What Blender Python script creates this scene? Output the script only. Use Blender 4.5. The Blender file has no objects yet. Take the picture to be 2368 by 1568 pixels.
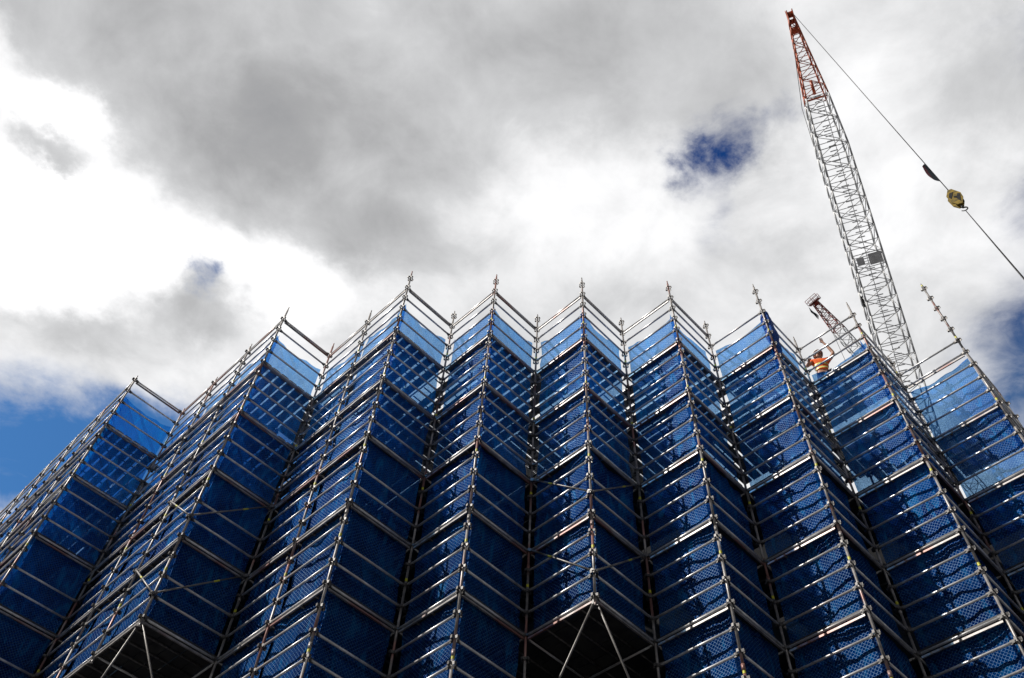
import bpy, math, random
from mathutils import Vector, noise, Matrix
random.seed(7)
S=bpy.context.scene
COL=bpy.context.collection
Z0=1.6
H=20.22+Z0
A=1.646
TH=math.radians(-2.59)
CP=Vector((1.7725,12.204,0))
U=Vector((A*math.cos(math.radians(135)+TH),A*math.sin(math.radians(135)+TH),0))
V=Vector((A*math.cos(math.radians(45)+TH),A*math.sin(math.radians(45)+TH),0))
UN=U.normalized(); VN=V.normalized()
def G(i,j,z=0.0):
    p=CP+U*i+V*j
    return Vector((p.x,p.y,z))

# ------------------------------------------------------------ node helpers
def newmat(name):
    m=bpy.data.materials.new(name); m.use_nodes=True
    nt=m.node_tree; nt.nodes.clear()
    return m,nt
class N:
    def __init__(s,nt): s.nt=nt
    def n(s,t,**k):
        x=s.nt.nodes.new(t)
        for a,b in k.items(): setattr(x,a,b)
        return x
    def put(s,sock,v):
        if v is None: return
        if isinstance(v,bpy.types.NodeSocket): s.nt.links.new(v,sock)
        else: sock.default_value=v
    def m(s,op,a,b=None,c=None,clamp=False):
        x=s.n('ShaderNodeMath',operation=op); x.use_clamp=clamp
        s.put(x.inputs[0],a); s.put(x.inputs[1],b); s.put(x.inputs[2],c)
        return x.outputs[0]
    def vm(s,op,a,b=None):
        x=s.n('ShaderNodeVectorMath',operation=op)
        s.put(x.inputs[0],a)
        if b is not None:
            if op=='SCALE': s.put(x.inputs['Scale'],b)
            else: s.put(x.inputs[1],b)
        return x.outputs['Value'] if op in('LENGTH','DISTANCE','DOT_PRODUCT') else x.outputs[0]
    def noise(s,vec,scale,detail=4,rough=.5,dist=0):
        x=s.n('ShaderNodeTexNoise'); s.put(x.inputs['Vector'],vec)
        x.inputs['Scale'].default_value=scale; x.inputs['Detail'].default_value=detail
        x.inputs['Roughness'].default_value=rough; x.inputs['Distortion'].default_value=dist
        return x.outputs
    def smooth(s,v,a,b,c=0.0,d=1.0):
        x=s.n('ShaderNodeMapRange',interpolation_type='SMOOTHSTEP'); x.clamp=True
        s.put(x.inputs[0],v); s.put(x.inputs[1],a); s.put(x.inputs[2],b); s.put(x.inputs[3],c); s.put(x.inputs[4],d)
        return x.outputs[0]
    def mixc(s,f,a,b):
        x=s.n('ShaderNodeMix',data_type='RGBA'); s.put(x.inputs[0],f); s.put(x.inputs[6],a); s.put(x.inputs[7],b)
        return x.outputs[2]
    def mixs(s,f,a,b):
        x=s.n('ShaderNodeMixShader'); s.put(x.inputs[0],f); s.put(x.inputs[1],a); s.put(x.inputs[2],b)
        return x.outputs[0]
    def sep(s,v):
        x=s.n('ShaderNodeSeparateXYZ'); s.put(x.inputs[0],v); return x.outputs
    def comb(s,x0,y0,z0=0.0):
        x=s.n('ShaderNodeCombineXYZ'); s.put(x.inputs[0],x0); s.put(x.inputs[1],y0); s.put(x.inputs[2],z0); return x.outputs[0]
def c4(r,g,b): return (r,g,b,1.0)

def paint(name,c1,c2=None,scale=6,rough=.5,metal=0.0,c3=None,bump=.0):
    m,nt=newmat(name); n=N(nt)
    geo=n.n('ShaderNodeNewGeometry'); pos=geo.outputs['Position']
    f=n.noise(pos,scale,3,.6)[0]
    f=n.smooth(f,.35,.65)
    col=n.mixc(f,c4(*c1),c4(*(c2 or c1)))
    if c3:
        f2=n.smooth(n.noise(pos,.9,2,.5)[0],.52,.62)
        col=n.mixc(f2,col,c4(*c3))
    p=n.n('ShaderNodeBsdfPrincipled')
    n.put(p.inputs['Base Color'],col); p.inputs['Roughness'].default_value=rough; p.inputs['Metallic'].default_value=metal
    if bump:
        b=n.n('ShaderNodeBump'); b.inputs['Strength'].default_value=bump; b.inputs['Distance'].default_value=.02
        n.put(b.inputs['Height'],n.noise(pos,scale*4,4,.6)[0]); n.put(p.inputs['Normal'],b.outputs[0])
    o=n.n('ShaderNodeOutputMaterial'); n.put(o.inputs[0],p.outputs[0])
    return m

M_ledger=paint('galvanised_steel',(.78,.78,.78),(.55,.55,.555),7,.34,.4,(.56,.52,.51))
M_post=paint('worn_painted_steel',(.36,.34,.33),(.20,.19,.185),5,.42,.3,(.27,.14,.12))
M_coup=paint('coupler_steel',(.15,.145,.14),(.07,.065,.065),12,.5,.4)
M_yellow=paint('yellow_tag_paint',(.65,.62,.05),(.5,.5,.04),10,.5)
M_brace=paint('brace_steel',(.24,.23,.22),(.15,.14,.135),6,.45,.3)
M_red=paint('red_crane_paint',(.58,.12,.035),(.40,.08,.03),1.5,.5)
M_redm=paint('faded_red_crane_paint',(.34,.05,.03),(.22,.04,.03),1.5,.7)
M_grey=paint('grey_crane_paint',(.75,.76,.77),(.5,.51,.52),1.5,.5)
M_panel=paint('grey_panel_paint',(.70,.70,.71),(.55,.55,.56),3,.6)
M_rope=paint('steel_rope',(.06,.06,.065),(.03,.03,.03),10,.5,.3)
M_hook=paint('hook_yellow_paint',(.30,.20,.02),(.12,.09,.02),6,.7)
M_black=paint('black_paint',(.015,.015,.015),(.03,.03,.03),8,.5)
M_orange=paint('orange_hi_vis_cloth',(1.0,.17,.02),(.9,.12,.015),9,.8)
M_skin=paint('skin',(.42,.22,.14),(.36,.17,.11),14,.55)
M_helmet=paint('helmet_plastic',(.85,.83,.80),(.78,.75,.72),6,.35)
M_jeans=paint('denim_cloth',(.04,.06,.13),(.07,.1,.18),20,.9)
M_vis=paint('reflective_tape',(.8,.85,.25),(.75,.8,.2),9,.4)
M_flagg=paint('flag_navy_cloth',(.004,.014,.03),(.003,.01,.016),9,1.0)
M_flagr=paint('flag_maroon_cloth',(.09,.008,.02),(.05,.006,.015),9,1.0)
M_white=paint('white_cloth',(.75,.75,.75),(.65,.65,.65),9,.9)
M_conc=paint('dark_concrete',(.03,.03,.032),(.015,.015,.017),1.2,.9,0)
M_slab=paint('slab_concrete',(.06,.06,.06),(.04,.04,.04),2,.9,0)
M_glass=paint('dark_window_glass',(.01,.012,.016),(.015,.018,.022),1,.1)
M_asph=paint('asphalt',(.05,.05,.052),(.035,.035,.037),3,.9,0)

# perforated plank
def plankmat():
    m,nt=newmat('perforated_steel_plank'); n=N(nt)
    tc=n.n('ShaderNodeTexCoord'); uv=tc.outputs['UV']; s=n.sep(uv)
    a=n.m('PINGPONG',n.m('DIVIDE',s[0],.045),.5); b=n.m('PINGPONG',n.m('DIVIDE',s[1],.045),.5)
    d=n.m('ADD',n.m('MULTIPLY',a,a),n.m('MULTIPLY',b,b))
    hole=n.m('LESS_THAN',d,.055)
    p=n.n('ShaderNodeBsdfPrincipled'); n.put(p.inputs['Base Color'],n.mixc(n.smooth(n.noise(uv,3,2,.6)[0],.4,.6),c4(.27,.27,.27),c4(.14,.14,.145)))
    p.inputs['Metallic'].default_value=.3; p.inputs['Roughness'].default_value=.5
    t=n.n('ShaderNodeBsdfTransparent')
    o=n.n('ShaderNodeOutputMaterial'); n.put(o.inputs[0],n.mixs(hole,p.outputs[0],t.outputs[0]))
    return m
M_plank=plankmat()
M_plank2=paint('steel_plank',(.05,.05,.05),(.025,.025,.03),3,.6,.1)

def netmat():
    m,nt=newmat('blue_shade_netting'); n=N(nt)
    tc=n.n('ShaderNodeTexCoord'); uv=tc.outputs['UV']; s=n.sep(uv)
    big=n.noise(uv,.8,2,.6,.4)[0]
    wr=n.noise(n.comb(n.m('MULTIPLY',s[0],3.2),n.m('MULTIPLY',s[1],.9)),1.6,2,.6,.8)[0]
    weave=n.noise(uv,38,0,.5)[0]
    low=n.smooth(s[1],-2.2,-10.0)      # shade painted into the cloth: darker and more opaque on the lower lifts
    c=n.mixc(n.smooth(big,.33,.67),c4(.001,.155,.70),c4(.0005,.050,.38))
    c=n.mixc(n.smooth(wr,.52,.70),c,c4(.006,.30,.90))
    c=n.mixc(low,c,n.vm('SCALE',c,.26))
    bump=n.n('ShaderNodeBump'); bump.inputs['Strength'].default_value=.5; bump.inputs['Distance'].default_value=.10
    n.put(bump.inputs['Height'],wr)
    dif=n.n('ShaderNodeBsdfDiffuse'); n.put(dif.inputs[0],c); n.put(dif.inputs['Normal'],bump.outputs[0])
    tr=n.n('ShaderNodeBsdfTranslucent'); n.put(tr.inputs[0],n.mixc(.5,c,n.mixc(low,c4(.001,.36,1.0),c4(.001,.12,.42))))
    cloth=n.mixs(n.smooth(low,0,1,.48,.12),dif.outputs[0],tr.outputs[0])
    p=.08
    a=n.m('PINGPONG',n.m('DIVIDE',n.m('ADD',s[0],s[1]),p),.5)
    b=n.m('PINGPONG',n.m('DIVIDE',n.m('SUBTRACT',s[0],s[1]),p),.5)
    wire=n.m('LESS_THAN',n.m('MINIMUM',a,b),.03)
    g=n.n('ShaderNodeBsdfPrincipled'); g.inputs['Base Color'].default_value=c4(.20,.38,.60); g.inputs['Metallic'].default_value=.2; g.inputs['Roughness'].default_value=.55
    lap=n.m('PINGPONG',n.m('DIVIDE',s[1],2.0),.5)
    lapm=n.m('LESS_THAN',lap,.055)
    t=n.n('ShaderNodeBsdfTransparent'); t.inputs[0].default_value=c4(.36,.66,1.0)
    al=n.m('ADD',.54,n.m('MULTIPLY',n.m('SUBTRACT',weave,.5),.7))
    al=n.m('ADD',al,n.m('MULTIPLY',n.m('SUBTRACT',wr,.5),.45))
    al=n.m('ADD',al,n.m('MULTIPLY',lapm,.18))
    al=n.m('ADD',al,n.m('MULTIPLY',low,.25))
    al=n.m('MINIMUM',n.m('MAXIMUM',al,.22),.96)
    sh=n.mixs(al,t.outputs[0],cloth)
    sh=n.mixs(n.m('MULTIPLY',wire,.5),sh,g.outputs[0])
    o=n.n('ShaderNodeOutputMaterial'); n.put(o.inputs[0],sh)
    return m
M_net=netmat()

# ------------------------------------------------------------ mesh helpers
class MB:
    def __init__(s): s.v=[];s.f=[];s.mi=[];s.uv=[];s.sm=[]
    def tube(s,a,b,r,n=8,mi=0,cap=True,r2=None):
        a=Vector(a);b=Vector(b); d=(b-a)
        if d.length<1e-6: return
        d.normalize(); q=Vector((0,0,1)) if abs(d.z)<.9 else Vector((1,0,0))
        x=d.cross(q).normalized(); y=d.cross(x); o=len(s.v); r2=r if r2 is None else r2
        for k in range(n):
            t=2*math.pi*k/n; e=x*math.cos(t)+y*math.sin(t); s.v+= [a+e*r,b+e*r2]
        for k in range(n):
            k2=(k+1)%n; s.f.append((o+2*k,o+2*k2,o+2*k2+1,o+2*k+1)); s.mi.append(mi); s.sm.append(True)
        if cap:
            s.f.append(tuple(o+2*k for k in range(n-1,-1,-1))); s.mi.append(mi); s.sm.append(False)
            s.f.append(tuple(o+2*k+1 for k in range(n))); s.mi.append(mi); s.sm.append(False)
    def box(s,c,ax,ay,az,mi=0):
        c=Vector(c);ax=Vector(ax);ay=Vector(ay);az=Vector(az);o=len(s.v)
        for i in(-1,1):
            for j in(-1,1):
                for k in(-1,1): s.v.append(c+ax*i+ay*j+az*k)
        for f in((0,1,3,2),(4,6,7,5),(0,4,5,1),(2,3,7,6),(0,2,6,4),(1,5,7,3)):
            s.f.append(tuple(o+q for q in f)); s.mi.append(mi); s.sm.append(False)
    def obj(s,name,mats,parent=None,origin=None,uvf=None):
        me=bpy.data.meshes.new(name)
        o0=Vector(origin) if origin is not None else Vector((0,0,0))
        me.from_pydata([tuple(Vector(p)-o0) for p in s.v],[],s.f)
        for m in mats: me.materials.append(m)
        me.polygons.foreach_set('material_index',s.mi)
        me.polygons.foreach_set('use_smooth',s.sm)
        if uvf:
            l=me.uv_layers.new(name='UVMap')
            for lp in me.loops:
                l.data[lp.index].uv=uvf(s.v[lp.vertex_index])
        me.update()
        ob=bpy.data.objects.new(name,me); COL.objects.link(ob)
        ob.location=o0
        if parent:
            ob.parent=parent; ob.matrix_parent_inverse=Matrix.Translation(-parent.location)
        return ob
def empty(name,loc,label,cat,group=None):
    e=bpy.data.objects.new(name,None); COL.objects.link(e); e.location=loc; e.empty_display_size=.5
    e['label']=label; e['category']=cat
    if group: e['group']=group
    return e

# ------------------------------------------------------------ scaffold
path=[]
def go(i0,j0,i1,j1):
    di=(i1>i0)-(i1<i0); dj=(j1>j0)-(j1<j0); i,j=i0,j0
    while (i,j)!=(i1,j1):
        path.append(((i,j),(i+di,j+dj))); i+=di;j+=dj
wp=[(15,-4),(7,-4),(7,-3),(4,-3),(4,-2),(2,-2),(2,-1)]
for k in range(1,-5,-1): wp+=[(k,-k),(k,-k+1)]
for a,b in zip(wp[:-1],wp[1:]): go(*a,*b)
scaf=empty('scaffolding',G(0,2,0),'tall zigzag steel scaffolding wrapped in blue safety netting','scaffolding')

def bottom(face):
    if face in (((1,0),(0,0)),((0,0),(0,1)),((4,-3),(4,-2)),((5,-3),(4,-3)),((6,-3),(5,-3))): return H-10
    return 0.15
def railtop(face):
    a,b=face
    if face in(((-1,2),(-2,2)),((-2,2),(-2,3)),((-2,3),(-3,3))): return -.5
    if face==((-3,3),(-3,4)): return -1.0
    if face==((-4,4),(-4,5)): return -2.0
    if face[0][0]<=-3: return -1.5
    return 0.0
tips={(0,0):.88,(-1,1):.88,(-2,2):.88,(1,-1):.88,(2,-2):.88,(4,-3):.62,(7,-4):.2,(-3,3):.12,(-2,3):.12,(-4,4):1.25,(-3,4):-.6,(-4,5):-1.9,(1,0):.75,(0,1):.75,(2,-1):.75,(-1,2):.75,(3,-2):.62,(4,-2):.6,(5,-3):.4,(6,-3):.3,(7,-3):.2}
posts=[]
for a,b in path:
    for p in(a,b):
        if p not in posts: posts.append(p)
back=[]
for k in range(2,-4,-1): back.append((k+1-0,-k+1))
back+= [(5,-2),(6,-2),(7,-2),(8,-3),(9,-3),(10,-3),(11,-3),(12,-3),(3,-1),(4,-1)]
back=[b for b in dict.fromkeys(back) if b not in posts]
postmesh={}
def make_post(p,front=True):
    tip=tips.get(p,.15) if front else (-2.2 if p[0]<=-2 else -.6)
    bot=0.02
    if p in((0,0),(4,-3),(5,-3)): bot=H-10.12
    key=(round(tip,2),round(bot,2))
    base=G(*p,0)
    if key not in postmesh:
        mb=MB(); r=.0262; z=H+tip
        mb.tube((0,0,z-.16),(0,0,z-.02),.017,8); mb.tube((0,0,z-.02),(0,0,z+.02),.017,8,0,True,.006)
        zz=z-.16
        while zz>bot+.01:
            z2=max(bot,zz-3.0); mb.tube((0,0,z2),(0,0,zz),r,10)
            if z2>bot+.1: mb.tube((0,0,z2-.06),(0,0,z2+.06),r*1.28,10,0)
            zz=z2
        n0=int(math.floor((tip-.18)/.5)); k=n0
        while H+k*.5>max(bot+.02,.3):
            zc=H+k*.5
            for dirv in(UN,VN,-UN,-VN):
                sd=Vector((-dirv.y,dirv.x,0))
                for sg in(-1,1):
                    mb.box(dirv*.052+sd*sg*.028+Vector((0,0,zc)),dirv*.028+sd*sg*-.008,sd*.004,Vector((0,0,.03)),1)
                mb.box(dirv*.082+Vector((0,0,zc)),dirv*.005,sd*.022,Vector((0,0,.03)),1)
            if k%5==2: mb.tube((0,0,zc+.10),(0,0,zc+.17),r*1.06,10,2,False)
            k-=1
        if bot>1:
            mb.tube((0,0,bot-.10),(0,0,bot+.02),.02,8,0); mb.box((0,0,bot-.1),(.05,0,0),(0,.05,0),(0,0,.006),1)
        else:
            mb.box((0,0,.03),(.08,0,0),(0,.08,0),(0,0,.008),1)
        ob=mb.obj('standard',[M_post,M_coup,M_yellow],None,None)
        postmesh[key]=ob.data
    else:
        ob=bpy.data.objects.new('standard',postmesh[key]); COL.objects.link(ob)
    ob.location=base; ob.parent=scaf; ob.matrix_parent_inverse=Matrix.Translation(-scaf.location)
    return ob
for p in posts: make_post(p)
for p in back: make_post(p,False)

led=[]
for f in path:
    a,b=f; left=(a[0]!=b[0]); bot=bottom(f); rt=railtop(f)
    k=0
    while H-k*.5>bot-.01:
        off=-k*.5; z=H+off
        if off<=rt+.001:
            lo=k%4
            ok=True
            if not left and off<-6 and lo==1: ok=False
            if z<7 and lo%2==1: ok=False
            if f[0][0]>=9 and lo==3: ok=False
            if ok: led.append((f,z,left,lo))
        k+=1
cam0=Vector((0,0,Z0))
PI=math.radians(55.685); RO=math.radians(4.438); FP=2053.0
def inview(P):
    q=Vector(P)-cam0; d=q.y*math.cos(PI)+q.z*math.sin(PI)
    if d<.1: return False
    X=FP*q.x/d; Y=FP*(-q.y*math.sin(PI)+q.z*math.cos(PI))/d
    x=1184+math.cos(RO)*X+math.sin(RO)*Y; y=784+math.sin(RO)*X-math.cos(RO)*Y
    return -20<x<2388 and -20<y<1588
def ledger_geom(mb,a,b,z,sag=0,deck=False,r=.0248):
    d=(b-a).normalized(); a2=a+d*.055; b2=b-d*.055
    a2=Vector((a2.x,a2.y,z)); b2=Vector((b2.x,b2.y,z+sag))
    mb.tube(a2,b2,r,10)
    sd=Vector((-d.y,d.x,0))
    for e,q in((1,a2),(-1,b2)):
        mb.box(q+d*e*.03,d*.035,sd*.012,Vector((0,0,.04)),1)
    if deck:
        m=(a2+b2)/2-Vector((0,0,.085)); L=(b2-a2).length/2
        mb.box(m,d*(L-.01),sd*.016,Vector((0,0,.02)),2)
led.sort(key=lambda t:(0 if inview((G(*t[0][0])+G(*t[0][1]))/2+Vector((0,0,t[1]))) else 1e3)+((G(*t[0][0])+G(*t[0][1]))/2+Vector((0,0,t[1]))-cam0).length)
rest=MB()
for n_,(f,z,left,lo) in enumerate(led):
    a=G(*f[0]);b=G(*f[1])
    sg=random.uniform(-.008,.008)
    dk=(lo==0)
    if n_<99:
        mb=MB(); ledger_geom(mb,a,b,z,sg,dk); mb.obj('ledger',[M_ledger,M_coup,M_post],scaf,Vector(((a.x+b.x)/2,(a.y+b.y)/2,z)))
    else: ledger_geom(rest,a,b,z,sg,dk)
for p in back:
    for dlt in((1,0),(0,1),(-1,0),(0,-1)):
        q=(p[0]+dlt[0],p[1]+dlt[1])
        if q in posts or (q in back and (dlt in((1,0),(0,1)))):
            for k in range(1,8):
                if k==1 and min(p[0],q[0])<=-3: continue
                ledger_geom(rest,G(*p),G(*q),H-2*k-.03,0,False,.022)
r=rest.obj('ledger',[M_ledger,M_coup,M_post],scaf); r['kind']='stuff'

# decks
cells=[]
for f in path:
    a,b=f
    if a[0]!=b[0]:
        i=b[0]; j=b[1]; cells.append((i,j,0)); 
for (i,j,_) in list(cells):
    for di,dj in((1,0),(0,1)):
        c=(i+di,j+dj)
        if c==(-4,5): continue
        if c not in [(q[0],q[1]) for q in cells] and c[0]<15: cells.append((c[0],c[1],1))
for k in range(1,9):
    z=H-2*k-.0
    mb=MB()
    gap=.058 if k==1 else (.05 if k==2 else .014)
    for (i,j,row) in cells:
        if k>5 and (i,j) in((0,0),(4,-3),(5,-3)): continue
        if k==1 and (i<=-4 or (i==-3 and row)): continue
        npl=6
        pitch=(A-.03)/npl; wd=pitch-gap
        alongu=((i+j+k)%2==0) if row else True
        for t in range(npl):
            if row and k in(1,) and random.random()<.18: continue
            s=.03+pitch*(t+.5)-.015
            jt=random.uniform(-.012,.012)
            if alongu:
                c=G(i+.5,j,0)+VN*(s+jt)+Vector((0,0,z)); ax,ay=UN*(A/2-.01),VN*(wd/2)
            else:
                c=G(i,j+.5,0)+UN*(s+jt)+Vector((0,0,z)); ax,ay=VN*(A/2-.01),UN*(wd/2)
            c.z=z+.055+random.uniform(-.004,.004)
            mb.box(c,ax,ay,Vector((0,0,.026)))
        for t in(.25,.5,.75):
            if alongu: mb.tube(G(i+t,j,z+.0)+VN*.06,G(i+t,j+1,z+.0)-VN*.06,.02,6,1)
            else: mb.tube(G(i,j+t,z+.0)+UN*.06,G(i+1,j+t,z+.0)-UN*.06,.02,6,1)
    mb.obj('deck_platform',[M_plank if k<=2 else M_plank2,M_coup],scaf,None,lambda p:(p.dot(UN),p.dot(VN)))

# netting
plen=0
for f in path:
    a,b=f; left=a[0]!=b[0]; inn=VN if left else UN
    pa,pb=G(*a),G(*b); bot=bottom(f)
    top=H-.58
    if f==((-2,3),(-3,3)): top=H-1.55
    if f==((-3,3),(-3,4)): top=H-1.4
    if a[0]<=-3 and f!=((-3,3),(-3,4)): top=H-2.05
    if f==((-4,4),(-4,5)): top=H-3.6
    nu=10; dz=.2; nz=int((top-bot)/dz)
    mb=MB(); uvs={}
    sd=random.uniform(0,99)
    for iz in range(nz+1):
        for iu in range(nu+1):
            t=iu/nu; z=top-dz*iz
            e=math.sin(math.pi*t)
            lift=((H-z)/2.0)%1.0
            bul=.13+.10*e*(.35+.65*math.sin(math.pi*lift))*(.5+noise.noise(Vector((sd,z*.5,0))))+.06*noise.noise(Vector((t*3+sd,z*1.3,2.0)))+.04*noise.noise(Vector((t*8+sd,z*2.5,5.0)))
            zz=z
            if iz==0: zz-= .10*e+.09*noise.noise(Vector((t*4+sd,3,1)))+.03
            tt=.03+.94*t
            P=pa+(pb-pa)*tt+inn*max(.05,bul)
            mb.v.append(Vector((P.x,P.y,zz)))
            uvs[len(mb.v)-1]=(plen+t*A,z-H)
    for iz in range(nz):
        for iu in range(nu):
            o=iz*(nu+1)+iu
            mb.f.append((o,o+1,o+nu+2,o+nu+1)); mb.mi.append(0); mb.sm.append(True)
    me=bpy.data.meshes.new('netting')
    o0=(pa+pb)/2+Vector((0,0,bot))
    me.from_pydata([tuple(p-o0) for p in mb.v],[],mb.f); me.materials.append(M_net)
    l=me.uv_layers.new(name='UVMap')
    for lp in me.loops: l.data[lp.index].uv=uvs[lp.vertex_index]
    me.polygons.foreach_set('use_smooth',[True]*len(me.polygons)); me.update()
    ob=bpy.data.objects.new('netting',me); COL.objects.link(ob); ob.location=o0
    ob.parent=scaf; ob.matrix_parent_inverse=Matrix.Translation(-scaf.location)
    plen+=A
# braces
def brace(p,q):
    mb=MB(); p=Vector(p);q=Vector(q); d=(q-p).normalized()
    mb.tube(p,q,.019,8); 
    for s_,e in((p,1),(q,-1)): mb.box(s_+d*e*.04,d*.06,d.cross(Vector((0,0,1))).normalized()*.02,d.cross(d.cross(Vector((0,0,1)))).normalized()*.03,0)
    m=p.lerp(q,.62); mb.tube(m,m+d*.14,.0205,8,1,False)
    mb.obj('diagonal_brace',[M_brace,M_yellow],scaf,(p+q)/2)
for (c,l,r_) in (((0,0),(1,0),(0,1)),((4,-3),(5,-3),(4,-2))):
    for zc,ze in((-9.5,-8.0),(-7.5,-6.0)):
        oo=-(UN+VN)*.05
        brace(G(*c,H+zc)+oo,G(*l,H+ze)+oo); brace(G(*c,H+zc)+oo,G(*r_,H+ze)+oo)
    brace(G(*c,H-10.05),G(*l,H-12.4)); brace(G(*c,H-10.05),G(*r_,H-12.4))

# hanging folded net at the corner
mb=MB(); nn=14
e0=G(-2,2,0)+(UN*.02+VN*.16)
for iz in range(13):
    z=H-.45-iz*.15; w=.07+.06*math.sin(iz*.24+.4)+.015*math.sin(iz*1.3)
    for k in range(nn):
        t=2*math.pi*k/nn; rr=w*(1+.28*math.sin(3*t+iz*.2)+.12*math.sin(7*t))
        mb.v.append(Vector((e0.x+rr*math.cos(t),e0.y+rr*math.sin(t),z)))
for iz in range(12):
    for k in range(nn):
        mb.f.append((iz*nn+k,iz*nn+(k+1)%nn,(iz+1)*nn+(k+1)%nn,(iz+1)*nn+k)); mb.mi.append(0); mb.sm.append(True)
M_tarp=paint('blue_folded_net',(.006,.05,.26),(.01,.09,.4),6,.8,0,None,.6)
b=mb.obj('folded_netting',[M_tarp],None,e0+Vector((0,0,H-2.4)))
b['label']='bundle of folded blue netting tied to a scaffold post'; b['category']='netting'

# ------------------------------------------------------------ building behind
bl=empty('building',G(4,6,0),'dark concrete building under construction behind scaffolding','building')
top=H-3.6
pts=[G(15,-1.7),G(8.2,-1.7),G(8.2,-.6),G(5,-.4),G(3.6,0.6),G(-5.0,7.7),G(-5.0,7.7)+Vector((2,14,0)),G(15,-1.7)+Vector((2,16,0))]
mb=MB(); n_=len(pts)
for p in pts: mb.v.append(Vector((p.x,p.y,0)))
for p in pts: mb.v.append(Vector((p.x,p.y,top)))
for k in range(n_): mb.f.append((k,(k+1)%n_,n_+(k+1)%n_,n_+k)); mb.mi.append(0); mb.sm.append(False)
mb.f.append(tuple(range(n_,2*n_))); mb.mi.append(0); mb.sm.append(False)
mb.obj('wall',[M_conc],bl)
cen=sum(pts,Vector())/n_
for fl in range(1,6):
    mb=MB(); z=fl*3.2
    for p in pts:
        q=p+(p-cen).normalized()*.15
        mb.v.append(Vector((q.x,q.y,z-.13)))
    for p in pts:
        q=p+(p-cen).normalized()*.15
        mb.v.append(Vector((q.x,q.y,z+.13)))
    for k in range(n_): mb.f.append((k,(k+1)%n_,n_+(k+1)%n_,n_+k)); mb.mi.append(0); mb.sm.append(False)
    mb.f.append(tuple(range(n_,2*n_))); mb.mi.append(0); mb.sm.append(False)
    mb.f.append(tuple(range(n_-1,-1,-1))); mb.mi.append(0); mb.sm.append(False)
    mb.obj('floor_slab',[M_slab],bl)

# ------------------------------------------------------------ cranes
def lattice(mb,P0,P1,w0,w1,n,rc,rl,mi=0,t0=0):
    P0=Vector(P0);P1=Vector(P1); d=(P1-P0).normalized(); sx=d.cross(Vector((0,0,1)))
    if sx.length<.05: sx=Vector((1,0,0))
    sx.normalize(); sy=sx.cross(d).normalized()
    def ring(t):
        w=w0+(w1-w0)*t; c=P0.lerp(P1,t)
        return [c+sx*w/2*a+sy*w/2*b for a,b in((-1,-1),(1,-1),(1,1),(-1,1))]
    pr=ring(0)
    for q in range(4): mb.tube(pr[q],pr[(q+1)%4],rl,6,mi)
    for k in range(n):
        nx=ring((k+1)/n)
        for q in range(4):
            mb.tube(pr[q],nx[q],rc,8,mi)
            mb.tube(nx[q],nx[(q+1)%4],rl,6,mi)
            if (k+q)%2: mb.tube(pr[q],nx[(q+1)%4],rl,6,mi)
            else: mb.tube(pr[(q+1)%4],nx[q],rl,6,mi)
        pr=nx
    return sx,sy,d
def R(x,y,z): return Vector((x,y,z+Z0))
T0=R(16.95,14.40,62.8); Bv=R(24.75,32,44.8)-R(17.06,14.42,62.8)
T=T0+Bv*.02
cr=empty('tower_crane',Vector((31.9,47.0,0)),'tall lattice luffing crane with red boom tip and grey boom','crane')
s1=T0+Bv*.25; foot=T0+Bv*1.72
mb=MB(); sx,sy,d=lattice(mb,T,s1,.36,1.4,9,.052,.026)
for q in(-1,1): mb.box(T+sx*q*.18-d*.15,sx*.025,sy*.26,d*.4)
mb.tube(T-sx*.16-d*.3,T+sx*.16-d*.3,.2,14); mb.tube(T-sx*.16+d*.15+sy*.2,T+sx*.16+d*.15+sy*.2,.16,14)
mb.box(T+d*.9,sx*.22,sy*.05,d*.25); mb.box(s1-d*.1,sx*.7,sy*.05,d*.05)
mb.tube(s1-d*1.4,s1-d*.4,.1,8)
for q in(-1,1): mb.tube(T-d*.4+sx*q*.22,T-d*.7+sx*q*.22+sy*.1,.025,6)
mb.obj('boom_tip',[M_red],cr,T)
mb=MB(); lattice(mb,s1,s1+Bv*.14,1.4,1.8,4,.06,.028); lattice(mb,s1+Bv*.14,foot-Bv*.12,1.8,1.8,34,.06,.028); lattice(mb,foot-Bv*.12,foot,1.8,.9,4,.07,.04)
for k in range(110):
    c=s1+(foot-s1)*(k/110)-sy*.55
    mb.box(c,sx*.24,sy*.01,d*.035,0)
pc=T0+Bv*.685
for q in(-1,1):
    mb.tube(pc+sx*q*.85-sy*.95-d*.45,pc+sx*q*.85-sy*.95+d*.45,.03,6,0); mb.tube(pc-sx*.85-sy*.95+d*q*.45,pc+sx*.85-sy*.95+d*q*.45,.03,6,0)
mb.box(pc+sx*.38-sy*.95,sx*.40,sy*.02,d*.36,1); mb.box(pc-sx*.52-sy*.95,sx*.22,sy*.02,d*.25,1); mb.box(pc+sx*.9-sy*.6,sx*.02,sy*.3,d*.3,1)
mb.box(pc+Bv*.09-sx*.95,sx*.08,sy*.12,d*.35,2)
mb.obj('boom',[M_grey,M_panel,M_black],cr,s1)
mb=MB()
af=foot+Vector((1.2,2.6,6.5))
for q in(-1,1): mb.tube(s1+sy*.75+sx*q*.5,af+sx*q*.4,.022,5)
mb.tube(T+d*.1-sx*.1,s1+sy*.9-sx*.9,.02,5); mb.tube(s1+sy*.9-sx*.9,af,.02,5)
mb.obj('pendant_rope',[M_rope],cr)
mb=MB(); mt=Vector((31.9,47.0,0)); mz=foot.z-2.2
lattice(mb,mt,Vector((mt.x,mt.y,mz)),1.9,1.9,22,.1,.05); mb.obj('mast',[M_grey],cr,mt)
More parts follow.
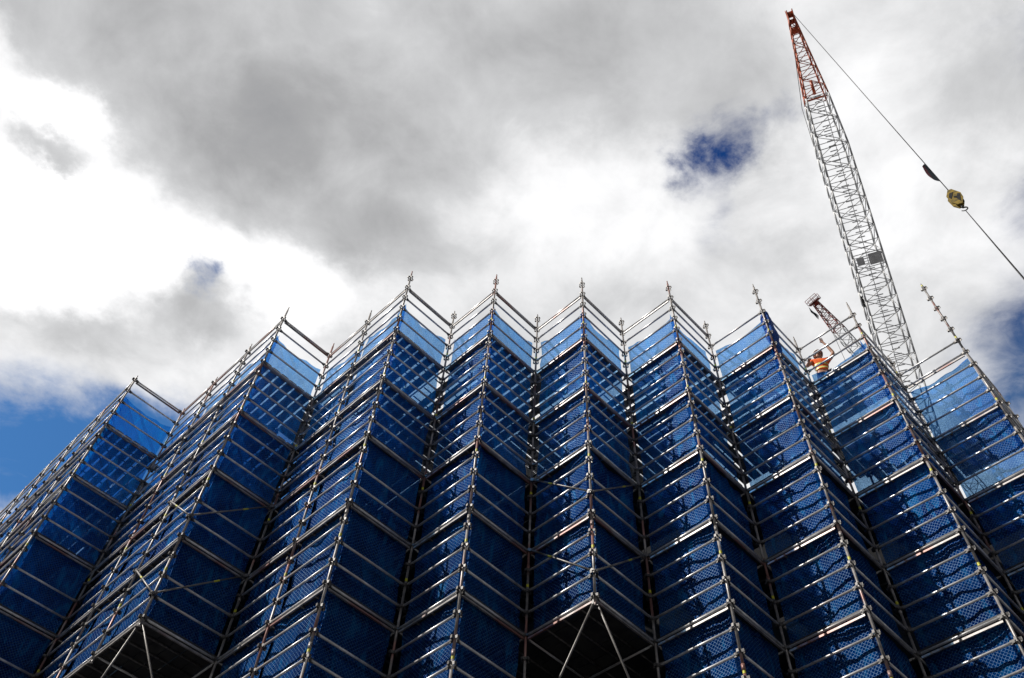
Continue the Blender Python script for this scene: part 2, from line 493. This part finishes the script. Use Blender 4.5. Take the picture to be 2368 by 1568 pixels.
mb=MB(); mb.tube((mt.x,mt.y,mz),(mt.x,mt.y,mz+.7),1.3,20); dd=Vector((foot.x-mt.x,foot.y-mt.y,0)).normalized(); ss=Vector((-dd.y,dd.x,0))
mb.box(Vector((mt.x,mt.y,mz+1.0))-dd*2,dd*4.5,ss*1.1,Vector((0,0,.3)))
for q in(-1,1):
    mb.tube(foot+ss*q*.6,af+ss*q*.4,.1,8); mb.tube(Vector((mt.x,mt.y,mz+1.2))-dd*4+ss*q*.8,af+ss*q*.4,.1,8)
mb.box(Vector((mt.x,mt.y,mz+1.9))-dd*5.2,dd*1.0,ss*1.3,Vector((0,0,.9)))
mb.obj('slewing_platform',[M_grey],cr)
mb=MB(); cb=Vector((mt.x,mt.y,mz+1.9))+ss*1.9+dd*.8
mb.box(cb,dd*.9,ss*.6,Vector((0,0,1.0)),0); mb.box(cb+dd*.5,dd*.45,ss*.62,Vector((0,0,.55)),1)
mb.obj('operator_cab',[M_grey,M_glass],cr)
hp=Vector((17.3,14.3,33.3+Z0))
mb=MB(); mb.tube(T-d*.3+sx*.2,Vector((hp.x,hp.y,hp.z+.5)),.020,6); mb.obj('hoist_rope',[M_rope],cr,T)
# hook block
hk=empty('hook_block',hp,'yellow and black hook block hanging from crane rope','hook block')
hx=Vector((.83,-.56,0)); hy=Vector((.56,.83,0)); vz=Vector((0,0,1)); K=1.0
def plate(mb,c,th,prof,mi):
    o=len(mb.v); m=len(prof)
    for s_ in(-1,1):
        for (x,z) in prof: mb.v.append(c+hx*x*K*.66+vz*z*K*1.1+hy*th*s_)
    mb.f.append(tuple(range(o,o+m)));mb.mi.append(mi);mb.sm.append(False)
    mb.f.append(tuple(range(o+2*m-1,o+m-1,-1)));mb.mi.append(mi);mb.sm.append(False)
    for k in range(m):
        mb.f.append((o+k,o+(k+1)%m,o+m+(k+1)%m,o+m+k));mb.mi.append(mi);mb.sm.append(False)
mb=MB()
prof=[(-.10,.62),(.12,.60),(.40,.15),(.36,-.18),(.10,-.55),(-.14,-.5),(-.34,-.25),(-.38,.25)]
for q in(-.10,.10): plate(mb,hp+hy*q,.02,prof,0)
for q in(-.045,.045): mb.tube(hp+hy*(q-.02),hp+hy*(q+.02),.2,18,1)
mb.tube(hp-hy*.14,hp+hy*.14,.06,10,1)
for q in(-.125,.125):
    plate(mb,hp+hy*q,.008,[(-.3,.12),(-.15,.35),(.08,.35),(-.25,-.05)],1); plate(mb,hp+hy*q,.009,[(.0,-.1),(.22,.16),(.33,.1),(.1,-.4)],1)
mb.obj('sheave_block',[M_hook,M_black],hk,hp)
mb=MB(); hb=hp-vz*.55; mb.tube(hb,hb-vz*.22,.04,10)
c=hb-vz*.34; pv=c+vz*.12
for k in range(1,12):
    t=math.pi/2-k*2*math.pi*.7/11; q=c+hx*.12*math.cos(t)+vz*.12*math.sin(t); mb.tube(pv,q,.034-.0015*k,8); pv=q
mb.obj('hook',[M_black],hk,hb)
for q in(-1,1):
    mb=MB(); mb.tube(c-vz*.1,c-vz*11.5+hx*.05*q+hy*.05*q,.017,6); mb.tube(c-vz*11.5+hx*.05*q+hy*.05*q,c-vz*11.8+hx*.05*q+hy*.05*q,.04,8)
    mb.obj('lifting_sling',[M_rope],hk,c)
def flag(name,top_,w,h,dirx,mats,label,seg=8,split=.5,amp=.07):
    mb=MB()
    for i in range(seg+1):
        for j in range(seg+1):
            x=w*i/seg; z=-h*j/seg*(1-.35*i/seg)-x*1.6
            mb.v.append(top_+dirx*x+Vector((-dirx.y,dirx.x,0))*amp*math.sin(x*9+j*.5)*i/seg+Vector((0,0,z)))
    for i in range(seg):
        for j in range(seg):
            o=i*(seg+1)+j; mb.f.append((o,o+1,o+seg+2,o+seg+1)); mb.mi.append(0 if (i<seg*split) else 1); mb.sm.append(True)
    ob=mb.obj(name,mats,None,top_); ob['label']=label; ob['category']='flag'; return ob
flag('flag',Vector((hp.x-.02,hp.y,hp.z+3.6)),.28,1.9,Vector((-.8,.0,0)).normalized(),[M_flagg,M_flagr],'dark navy and maroon flag tied to crane hoist rope',8,.6,.05)

# second crane
h2=R(23.4,35.4,60.6); v2=R(26.6,37.5,56.5)-h2; h2=h2+v2*.06
c2b=Vector((h2.x+v2.x*5.0,h2.y+v2.y*5.0,0))
cr2=empty('tower_crane.001',c2b,'distant lattice crane with red head platform and flag','crane')
mb=MB(); sx2,sy2,d2=lattice(mb,h2,h2+v2*.5,.40,.8,7,.042,.024)
mb.box(h2-d2*.1,sx2*.5,sy2*.3,d2*.025)
for a_ in(-.5,0,.5):
    for b_ in(-.3,.3): mb.tube(h2-d2*.1+sx2*a_+sy2*b_,h2-d2*.1+sx2*a_+sy2*b_-d2*.45,.022,5)
for b_ in(-.3,.3):
    for e in(.22,.45): mb.tube(h2-d2*(.1+e)-sx2*.5+sy2*b_,h2-d2*(.1+e)+sx2*.5+sy2*b_,.022,5)
mb.tube(h2-sx2*.15+d2*.1,h2+sx2*.15+d2*.1,.16,12)
mb.obj('boom_tip',[M_redm],cr2,h2)
mb=MB(); lattice(mb,h2+v2*.5,h2+v2*5.0,.8,1.15,38,.042,.022); mb.obj('boom',[M_grey],cr2,h2)
mb=MB(); tz=h2.z+v2.z*5-1; lattice(mb,c2b,Vector((c2b.x,c2b.y,tz)),1.8,1.8,24,.09,.05)
mb.box(Vector((c2b.x,c2b.y,tz+.4)),(1.2,0,0),(0,3.0,0),(0,0,.3)); mb.box(Vector((c2b.x+1.6,c2b.y-.5,tz+.9)),(.6,0,0),(0,.9,0),(0,0,1.0))
mb.obj('mast',[M_grey],cr2,c2b)
mb=MB(); mb.tube(h2+sx2*.3,Vector((h2.x+sx2.x*.3,h2.y,h2.z-26)),.018,5); mb.obj('hoist_rope',[M_rope],cr2,h2)
flag('flag.001',h2+Vector((-.9,-.3,-1.2)),.6,.8,Vector((.95,.3,0)).normalized(),[M_flagg,M_white],'small dark and white flag hanging under crane head',8,.7)

# ------------------------------------------------------------ worker
def skin(name,verts,edges,mat,parent=None,sub=2,loc=None):
    me=bpy.data.meshes.new(name); me.from_pydata([v[0] for v in verts],[],edges)
    ob=bpy.data.objects.new(name,me); COL.objects.link(ob)
    md=ob.modifiers.new('s','SKIN'); md.use_smooth_shade=True
    for i,v in enumerate(verts):
        rr=v[1]; sv=me.skin_vertices[0].data[i]; sv.radius=rr if isinstance(rr,tuple) else (rr,rr); sv.use_root=(i==0)
    sb=ob.modifiers.new('u','SUBSURF'); sb.levels=sub; sb.render_levels=sub
    me.materials.append(mat)
    if parent: ob.parent=parent
    return ob
def hand(vs,es,w,dirv,side,fw,r=.011):
    dirv=Vector(dirv).normalized(); side=Vector(side).normalized(); fw=Vector(fw).normalized()
    W=Vector(vs[w][0]); vs.append((tuple(W+dirv*.05),(.034,.018))); pm=len(vs)-1; es.append((w,pm))
    L=[.085,.10,.095,.075]
    for k in range(4):
        o=W+dirv*.085+side*(-.033+.022*k); vs.append((tuple(o),.011)); a=len(vs)-1; es.append((pm,a))
        p=o+dirv*L[k]*.5+fw*.01; vs.append((tuple(p),.0095)); es.append((a,a+1))
        p=p+dirv*L[k]*.35+fw*.035; vs.append((tuple(p),.008)); es.append((a+1,a+2))
    o=W+dirv*.035-side*.045; vs.append((tuple(o),.012)); a=len(vs)-1; es.append((pm,a))
    vs.append((tuple(o+dirv*.035-side*.025+fw*.01),.0095)); es.append((a,a+1))
vs=[((0,0,.95),(.15,.11)),((0,0,1.12),(.14,.10)),((.01,-.01,1.30),(.17,.115)),((.02,-.03,1.44),(.12,.09)),((.02,-.05,1.52),(.055,.055)),
((.02,-.08,1.60),(.070,.078)),((.02,-.08,1.68),(.078,.095)),((.02,-.06,1.74),(.062,.075))]
es=[(k,k+1) for k in range(7)]
def chain(start,pts_):
    p=start
    for q in pts_:
        vs.append(q); es.append((p,len(vs)-1)); p=len(vs)-1
    return p
ra=chain(3,[((.20,-.02,1.45),(.07,.065)),((.32,-.03,1.56),(.056,.054)),((.41,-.05,1.71),(.048,.046)),((.34,-.08,1.94),(.042,.042)),((.26,-.10,2.15),(.029,.026))])
hand(vs,es,ra,(-.25,-.05,.95),(.9,0,.3),(0,-1,.1))
la=chain(3,[((-.17,-.04,1.44),(.07,.065)),((-.28,-.08,1.31),(.052,.05)),((-.37,-.13,1.17),(.044,.042)),((-.36,-.25,1.10),(.038,.036)),((-.34,-.36,1.05),(.027,.024))])
hand(vs,es,la,(.05,-.9,-.25),(.95,0,0),(0,-.2,-1))
for s_ in(-1,1):
    chain(0,[((.10*s_,0,.86),(.095,.095)),((.12*s_,-.03,.50),(.062,.062)),((.13*s_,.02,.12),(.045,.045)),((.13*s_,-.03,.05),(.045,.04)),((.14*s_,-.15,.04),(.04,.03))])
pp=Vector((8.32,13.50,H-2+.085))
wk=skin('person',vs,es,M_skin,None,2)
wk.location=pp; wk.rotation_euler=(0,0,math.radians(-15)); wk.scale=(1.06,1.06,1.03)
wk['label']='worker in orange vest and hard hat, arm raised, on scaffold'; wk['category']='person'
vv=[((0,0,.98),(.165,.125)),((0,0,1.12),(.158,.118)),((.01,-.01,1.30),(.188,.135)),((.02,-.03,1.45),(.135,.105)),
((.20,-.02,1.455),(.084,.08)),((.30,-.03,1.54),(.070,.068)),((-.17,-.04,1.45),(.084,.08)),((-.25,-.07,1.35),(.068,.066))]
skin('vest',vv,[(0,1),(1,2),(2,3),(3,4),(4,5),(3,6),(6,7)],M_orange,wk)
tv=[((0,0,.97),(.158,.12)),((.10,0,.86),(.108,.108)),((.12,-.03,.50),(.08,.08)),((.13,.02,.14),(.07,.07)),((-.10,0,.86),(.108,.108)),((-.12,-.03,.50),(.08,.08)),((-.13,.02,.14),(.07,.07))]
skin('trousers',tv,[(0,1),(1,2),(2,3),(0,4),(4,5),(5,6)],M_jeans,wk)
mb=MB(); nn=20
for i in range(8):
    ph=math.pi/2*i/7
    for k in range(nn):
        t=2*math.pi*k/nn; mb.v.append(Vector((.122*max(0,math.cos(ph))**.7*math.cos(t),.142*max(0,math.cos(ph))**.7*math.sin(t),.165*math.sin(ph)-.01)))
for i in range(7):
    for k in range(nn): mb.f.append((i*nn+k,i*nn+(k+1)%nn,(i+1)*nn+(k+1)%nn,(i+1)*nn+k)); mb.mi.append(0); mb.sm.append(True)
o=len(mb.v)
for k in range(nn):
    t=2*math.pi*k/nn; f_=1.03+.16*max(0,-math.sin(t)); mb.v.append(Vector((.122*f_*math.cos(t),.142*f_*math.sin(t),-.015)))
for k in range(nn): mb.f.append((k,o+k,o+(k+1)%nn,(k+1)%nn)); mb.mi.append(0); mb.sm.append(True)
hm=mb.obj('hard_hat',[M_helmet]); hm.parent=wk; hm.location=(.02,-.06,1.70); hm.rotation_euler=(math.radians(-10),0,0)
for s_ in(-1,1):
    mb=MB(); mb.tube((.02+.03*s_,-.158,1.665),(.02+.03*s_,-.172,1.665),.011,8); e=mb.obj('eye',[M_black]); e.parent=wk
    mb=MB(); mb.tube((.02+.08*s_,-.07,1.62),(.02+.092*s_,-.06,1.69),.014,8,0,True,.02); e=mb.obj('ear',[M_skin]); e.parent=wk
mb=MB(); mb.tube((.02,-.16,1.67),(.02,-.186,1.625),.008,8,0,True,.016); e=mb.obj('nose',[M_skin]); e.parent=wk
mb=MB(); mb.box((.02,-.158,1.585),(.024,0,0),(0,.006,0),(0,0,.005)); e=mb.obj('mouth',[M_flagr]); e.parent=wk
for z,rx,ry in((1.06,.172,.13),(1.22,.186,.136)):
    mb=MB(); n1=20
    for k in range(n1):
        t=2*math.pi*k/n1
        mb.v.append(Vector((rx*math.cos(t),ry*math.sin(t)-.005,z))); mb.v.append(Vector((rx*math.cos(t),ry*math.sin(t)-.005,z+.055)))
    for k in range(n1):
        a_=2*k; b_=2*((k+1)%n1); mb.f.append((a_,b_,b_+1,a_+1)); mb.mi.append(0); mb.sm.append(True)
    e=mb.obj('reflective_band',[M_vis]); e.parent=wk

# ------------------------------------------------------------ ground
mb=MB(); mb.v=[Vector((x,y,0)) for x,y in((-1500,-1500),(1500,-1500),(1500,1500),(-1500,1500))]; mb.f=[(0,1,2,3)];mb.mi=[0];mb.sm=[False]
g=mb.obj('ground',[M_asph]); g['kind']='structure'

# ------------------------------------------------------------ world
SUN_AZ=-106; SUN_EL=46
w=bpy.data.worlds.new('World'); S.world=w; w.use_nodes=True; nt=w.node_tree; nt.nodes.clear(); n=N(nt)
tc=n.n('ShaderNodeTexCoord'); dv=tc.outputs['Generated']; s=n.sep(dv)
zc=n.m('MAXIMUM',s[2],.06)
P=n.comb(n.m('DIVIDE',s[0],zc),n.m('DIVIDE',s[1],zc),0.0)
wn=n.noise(P,5.0,3,.55)[1]
wn=n.vm('SCALE',n.vm('SUBTRACT',wn,(.5,.5,.5)),.16)
wn2=n.vm('SCALE',n.vm('SUBTRACT',n.noise(P,18,5,.65)[1],(.5,.5,.5)),.08)
Q=n.vm('MULTIPLY',n.vm('ADD',n.vm('ADD',P,wn),wn2),(1,1,0))
fb=n.noise(P,3.2,4,.5,.25)[0]
fb2=n.noise(P,8.0,7,.6,.3)[0]
fb3=n.noise(P,11.0,8,.62,.6)[0]
def blob(c,rx,ry,k=1.0,e=.1):
    d=n.vm('MULTIPLY',n.vm('SUBTRACT',Q,(c[0],c[1],0)),(1/rx,1/ry,0))
    return n.m('MULTIPLY',n.smooth(n.vm('LENGTH',d),1.0,e),k)
def add(l):
    r=l[0]
    for x in l[1:]: r=n.m('ADD',r,x)
    return r
def mx(l):
    r=l[0]
    for x in l[1:]: r=n.m('MAXIMUM',r,x)
    return r
holesA=add([blob((.220,.390),.075,.105,1.5,.0),blob((.285,.345),.05,.045,.65,.0),blob((.255,.50),.05,.10,.46,.0),
  blob((-.41,.645),.05,.05,.85),blob((.60,.22),.17,.10,.66),blob((.63,.38),.11,.14,.66)])
holesB=add([blob((-.72,.96),.34,.24,1.6),blob((-.43,.97),.32,.2,1.5),
  blob((.73,.64),.22,.28,1.2),blob((.0,1.25),1.4,.42,1.2)])
gmain=mx([blob((-.27,.40),.34,.22,.38,.0),blob((.03,.28),.36,.17,.27,.0),blob((-.42,.26),.36,.19,.30,.0),blob((-.18,.53),.22,.15,.26,.0)])
greys=add([gmain,blob((-.575,.475),.07,.05,.46),blob((-.41,.66),.12,.09,.40),blob((-.62,.73),.14,.05,.10),blob((.55,.28),.25,.2,.08),
  blob((.32,.54),.24,.06,.05),blob((.23,.39),.13,.16,.14),blob((0,-2.2),6.0,2.35,1.8,.75),blob((0,-.30),1.3,.46,.9,.2),
  blob((4.2,1.0),3.3,3.0,1.3,.75),blob((-4.2,1.0),3.1,3.0,1.0,.75)])  # overhead, rear and side blobs: unseen dark cloud added to cut ambient light
whites=add([blob((-.66,.58),.34,.15,.8),blob((-.55,.42),.10,.08,.6),blob((-.34,.63),.24,.10,.42),blob((.13,.49),.34,.14,.16),blob((.40,.40),.24,.2,.16),blob((-.62,.30),.06,.14,.22)])
br=n.m('ADD',.87,n.m('MULTIPLY',n.m('SUBTRACT',fb,.5),.42))
br=n.m('ADD',br,n.m('MULTIPLY',n.m('SUBTRACT',fb2,.5),.50))
br=n.m('ADD',n.m('SUBTRACT',br,greys),whites)
ramp=n.n('ShaderNodeValToRGB'); n.put(ramp.inputs[0],n.m('MULTIPLY',br,.667))
cr_=ramp.color_ramp; cr_.elements[0].position=0; cr_.elements[0].color=c4(.02,.025,.04)
cr_.elements[1].position=1; cr_.elements[1].color=c4(1.5,1.48,1.42)
for p_,c_ in((.16,(.26,.265,.285)),(.34,(.41,.412,.42)),(.52,(.66,.665,.675)),(.66,(.98,.98,.99))):
    e=cr_.elements.new(p_); e.color=c4(*c_)
hn=n.m('MAXIMUM',n.m('ADD',.65,n.m('MULTIPLY',n.m('SUBTRACT',fb3,.42),3.2)),0.0)
hb_=n.m('ADD',.6,n.m('MULTIPLY',hn,.38))
cov=n.m('SUBTRACT',1.0,n.m('ADD',n.m('MULTIPLY',holesA,hn),n.m('MULTIPLY',holesB,hb_)))
cov=n.smooth(cov,-.45,.95)
sky=n.n('ShaderNodeTexSky',sky_type='NISHITA'); sky.sun_disc=False; sky.sun_elevation=math.radians(SUN_EL); sky.sun_rotation=math.radians(SUN_AZ)
sky.air_density=1.0; sky.dust_density=.3; sky.ozone_density=2.5
sp=n.sep(P)
lowb=n.smooth(sp[1],.45,.9,1.0,1.65)
skc=n.vm('SCALE',n.vm('MULTIPLY',sky.outputs[0],n.mixc(n.smooth(sp[1],.42,.75),c4(.20,.66,1.4),c4(.50,1.0,1.35))),lowb)
b1=n.n('ShaderNodeBackground'); n.put(b1.inputs[0],skc); b1.inputs[1].default_value=.06
b2=n.n('ShaderNodeBackground'); n.put(b2.inputs[0],ramp.outputs[0]); b2.inputs[1].default_value=1.0
o=n.n('ShaderNodeOutputWorld'); n.put(o.inputs[0],n.mixs(cov,b1.outputs[0],b2.outputs[0]))

az=math.radians(SUN_AZ); el=math.radians(SUN_EL)
sd=Vector((math.sin(az)*math.cos(el),math.cos(az)*math.cos(el),math.sin(el)))
ld=bpy.data.lights.new('sun','SUN'); ld.energy=5; ld.angle=math.radians(.5); ld.color=(1,.95,.88)
lo=bpy.data.objects.new('sun',ld); COL.objects.link(lo); lo.rotation_euler=sd.to_track_quat('Z','Y').to_euler(); lo.location=(-30,20,60)

# ------------------------------------------------------------ camera
cd=bpy.data.cameras.new('camera'); cam=bpy.data.objects.new('camera',cd); COL.objects.link(cam)
cd.sensor_width=36; cd.lens=FP/2368*36; cd.clip_end=5000; cd.clip_start=.05
fw=Vector((0,math.cos(PI),math.sin(PI))); up=Vector((0,-math.sin(PI),math.cos(PI))); rt_=Vector((1,0,0))
R1=rt_*math.cos(RO)+up*math.sin(RO); U1=-rt_*math.sin(RO)+up*math.cos(RO)
mt_=Matrix((R1,U1,-fw)).transposed().to_4x4(); mt_.translation=cam0
cam.matrix_world=mt_
S.camera=cam
S.view_settings.view_transform='Standard'; S.view_settings.look='None'; S.view_settings.exposure=0
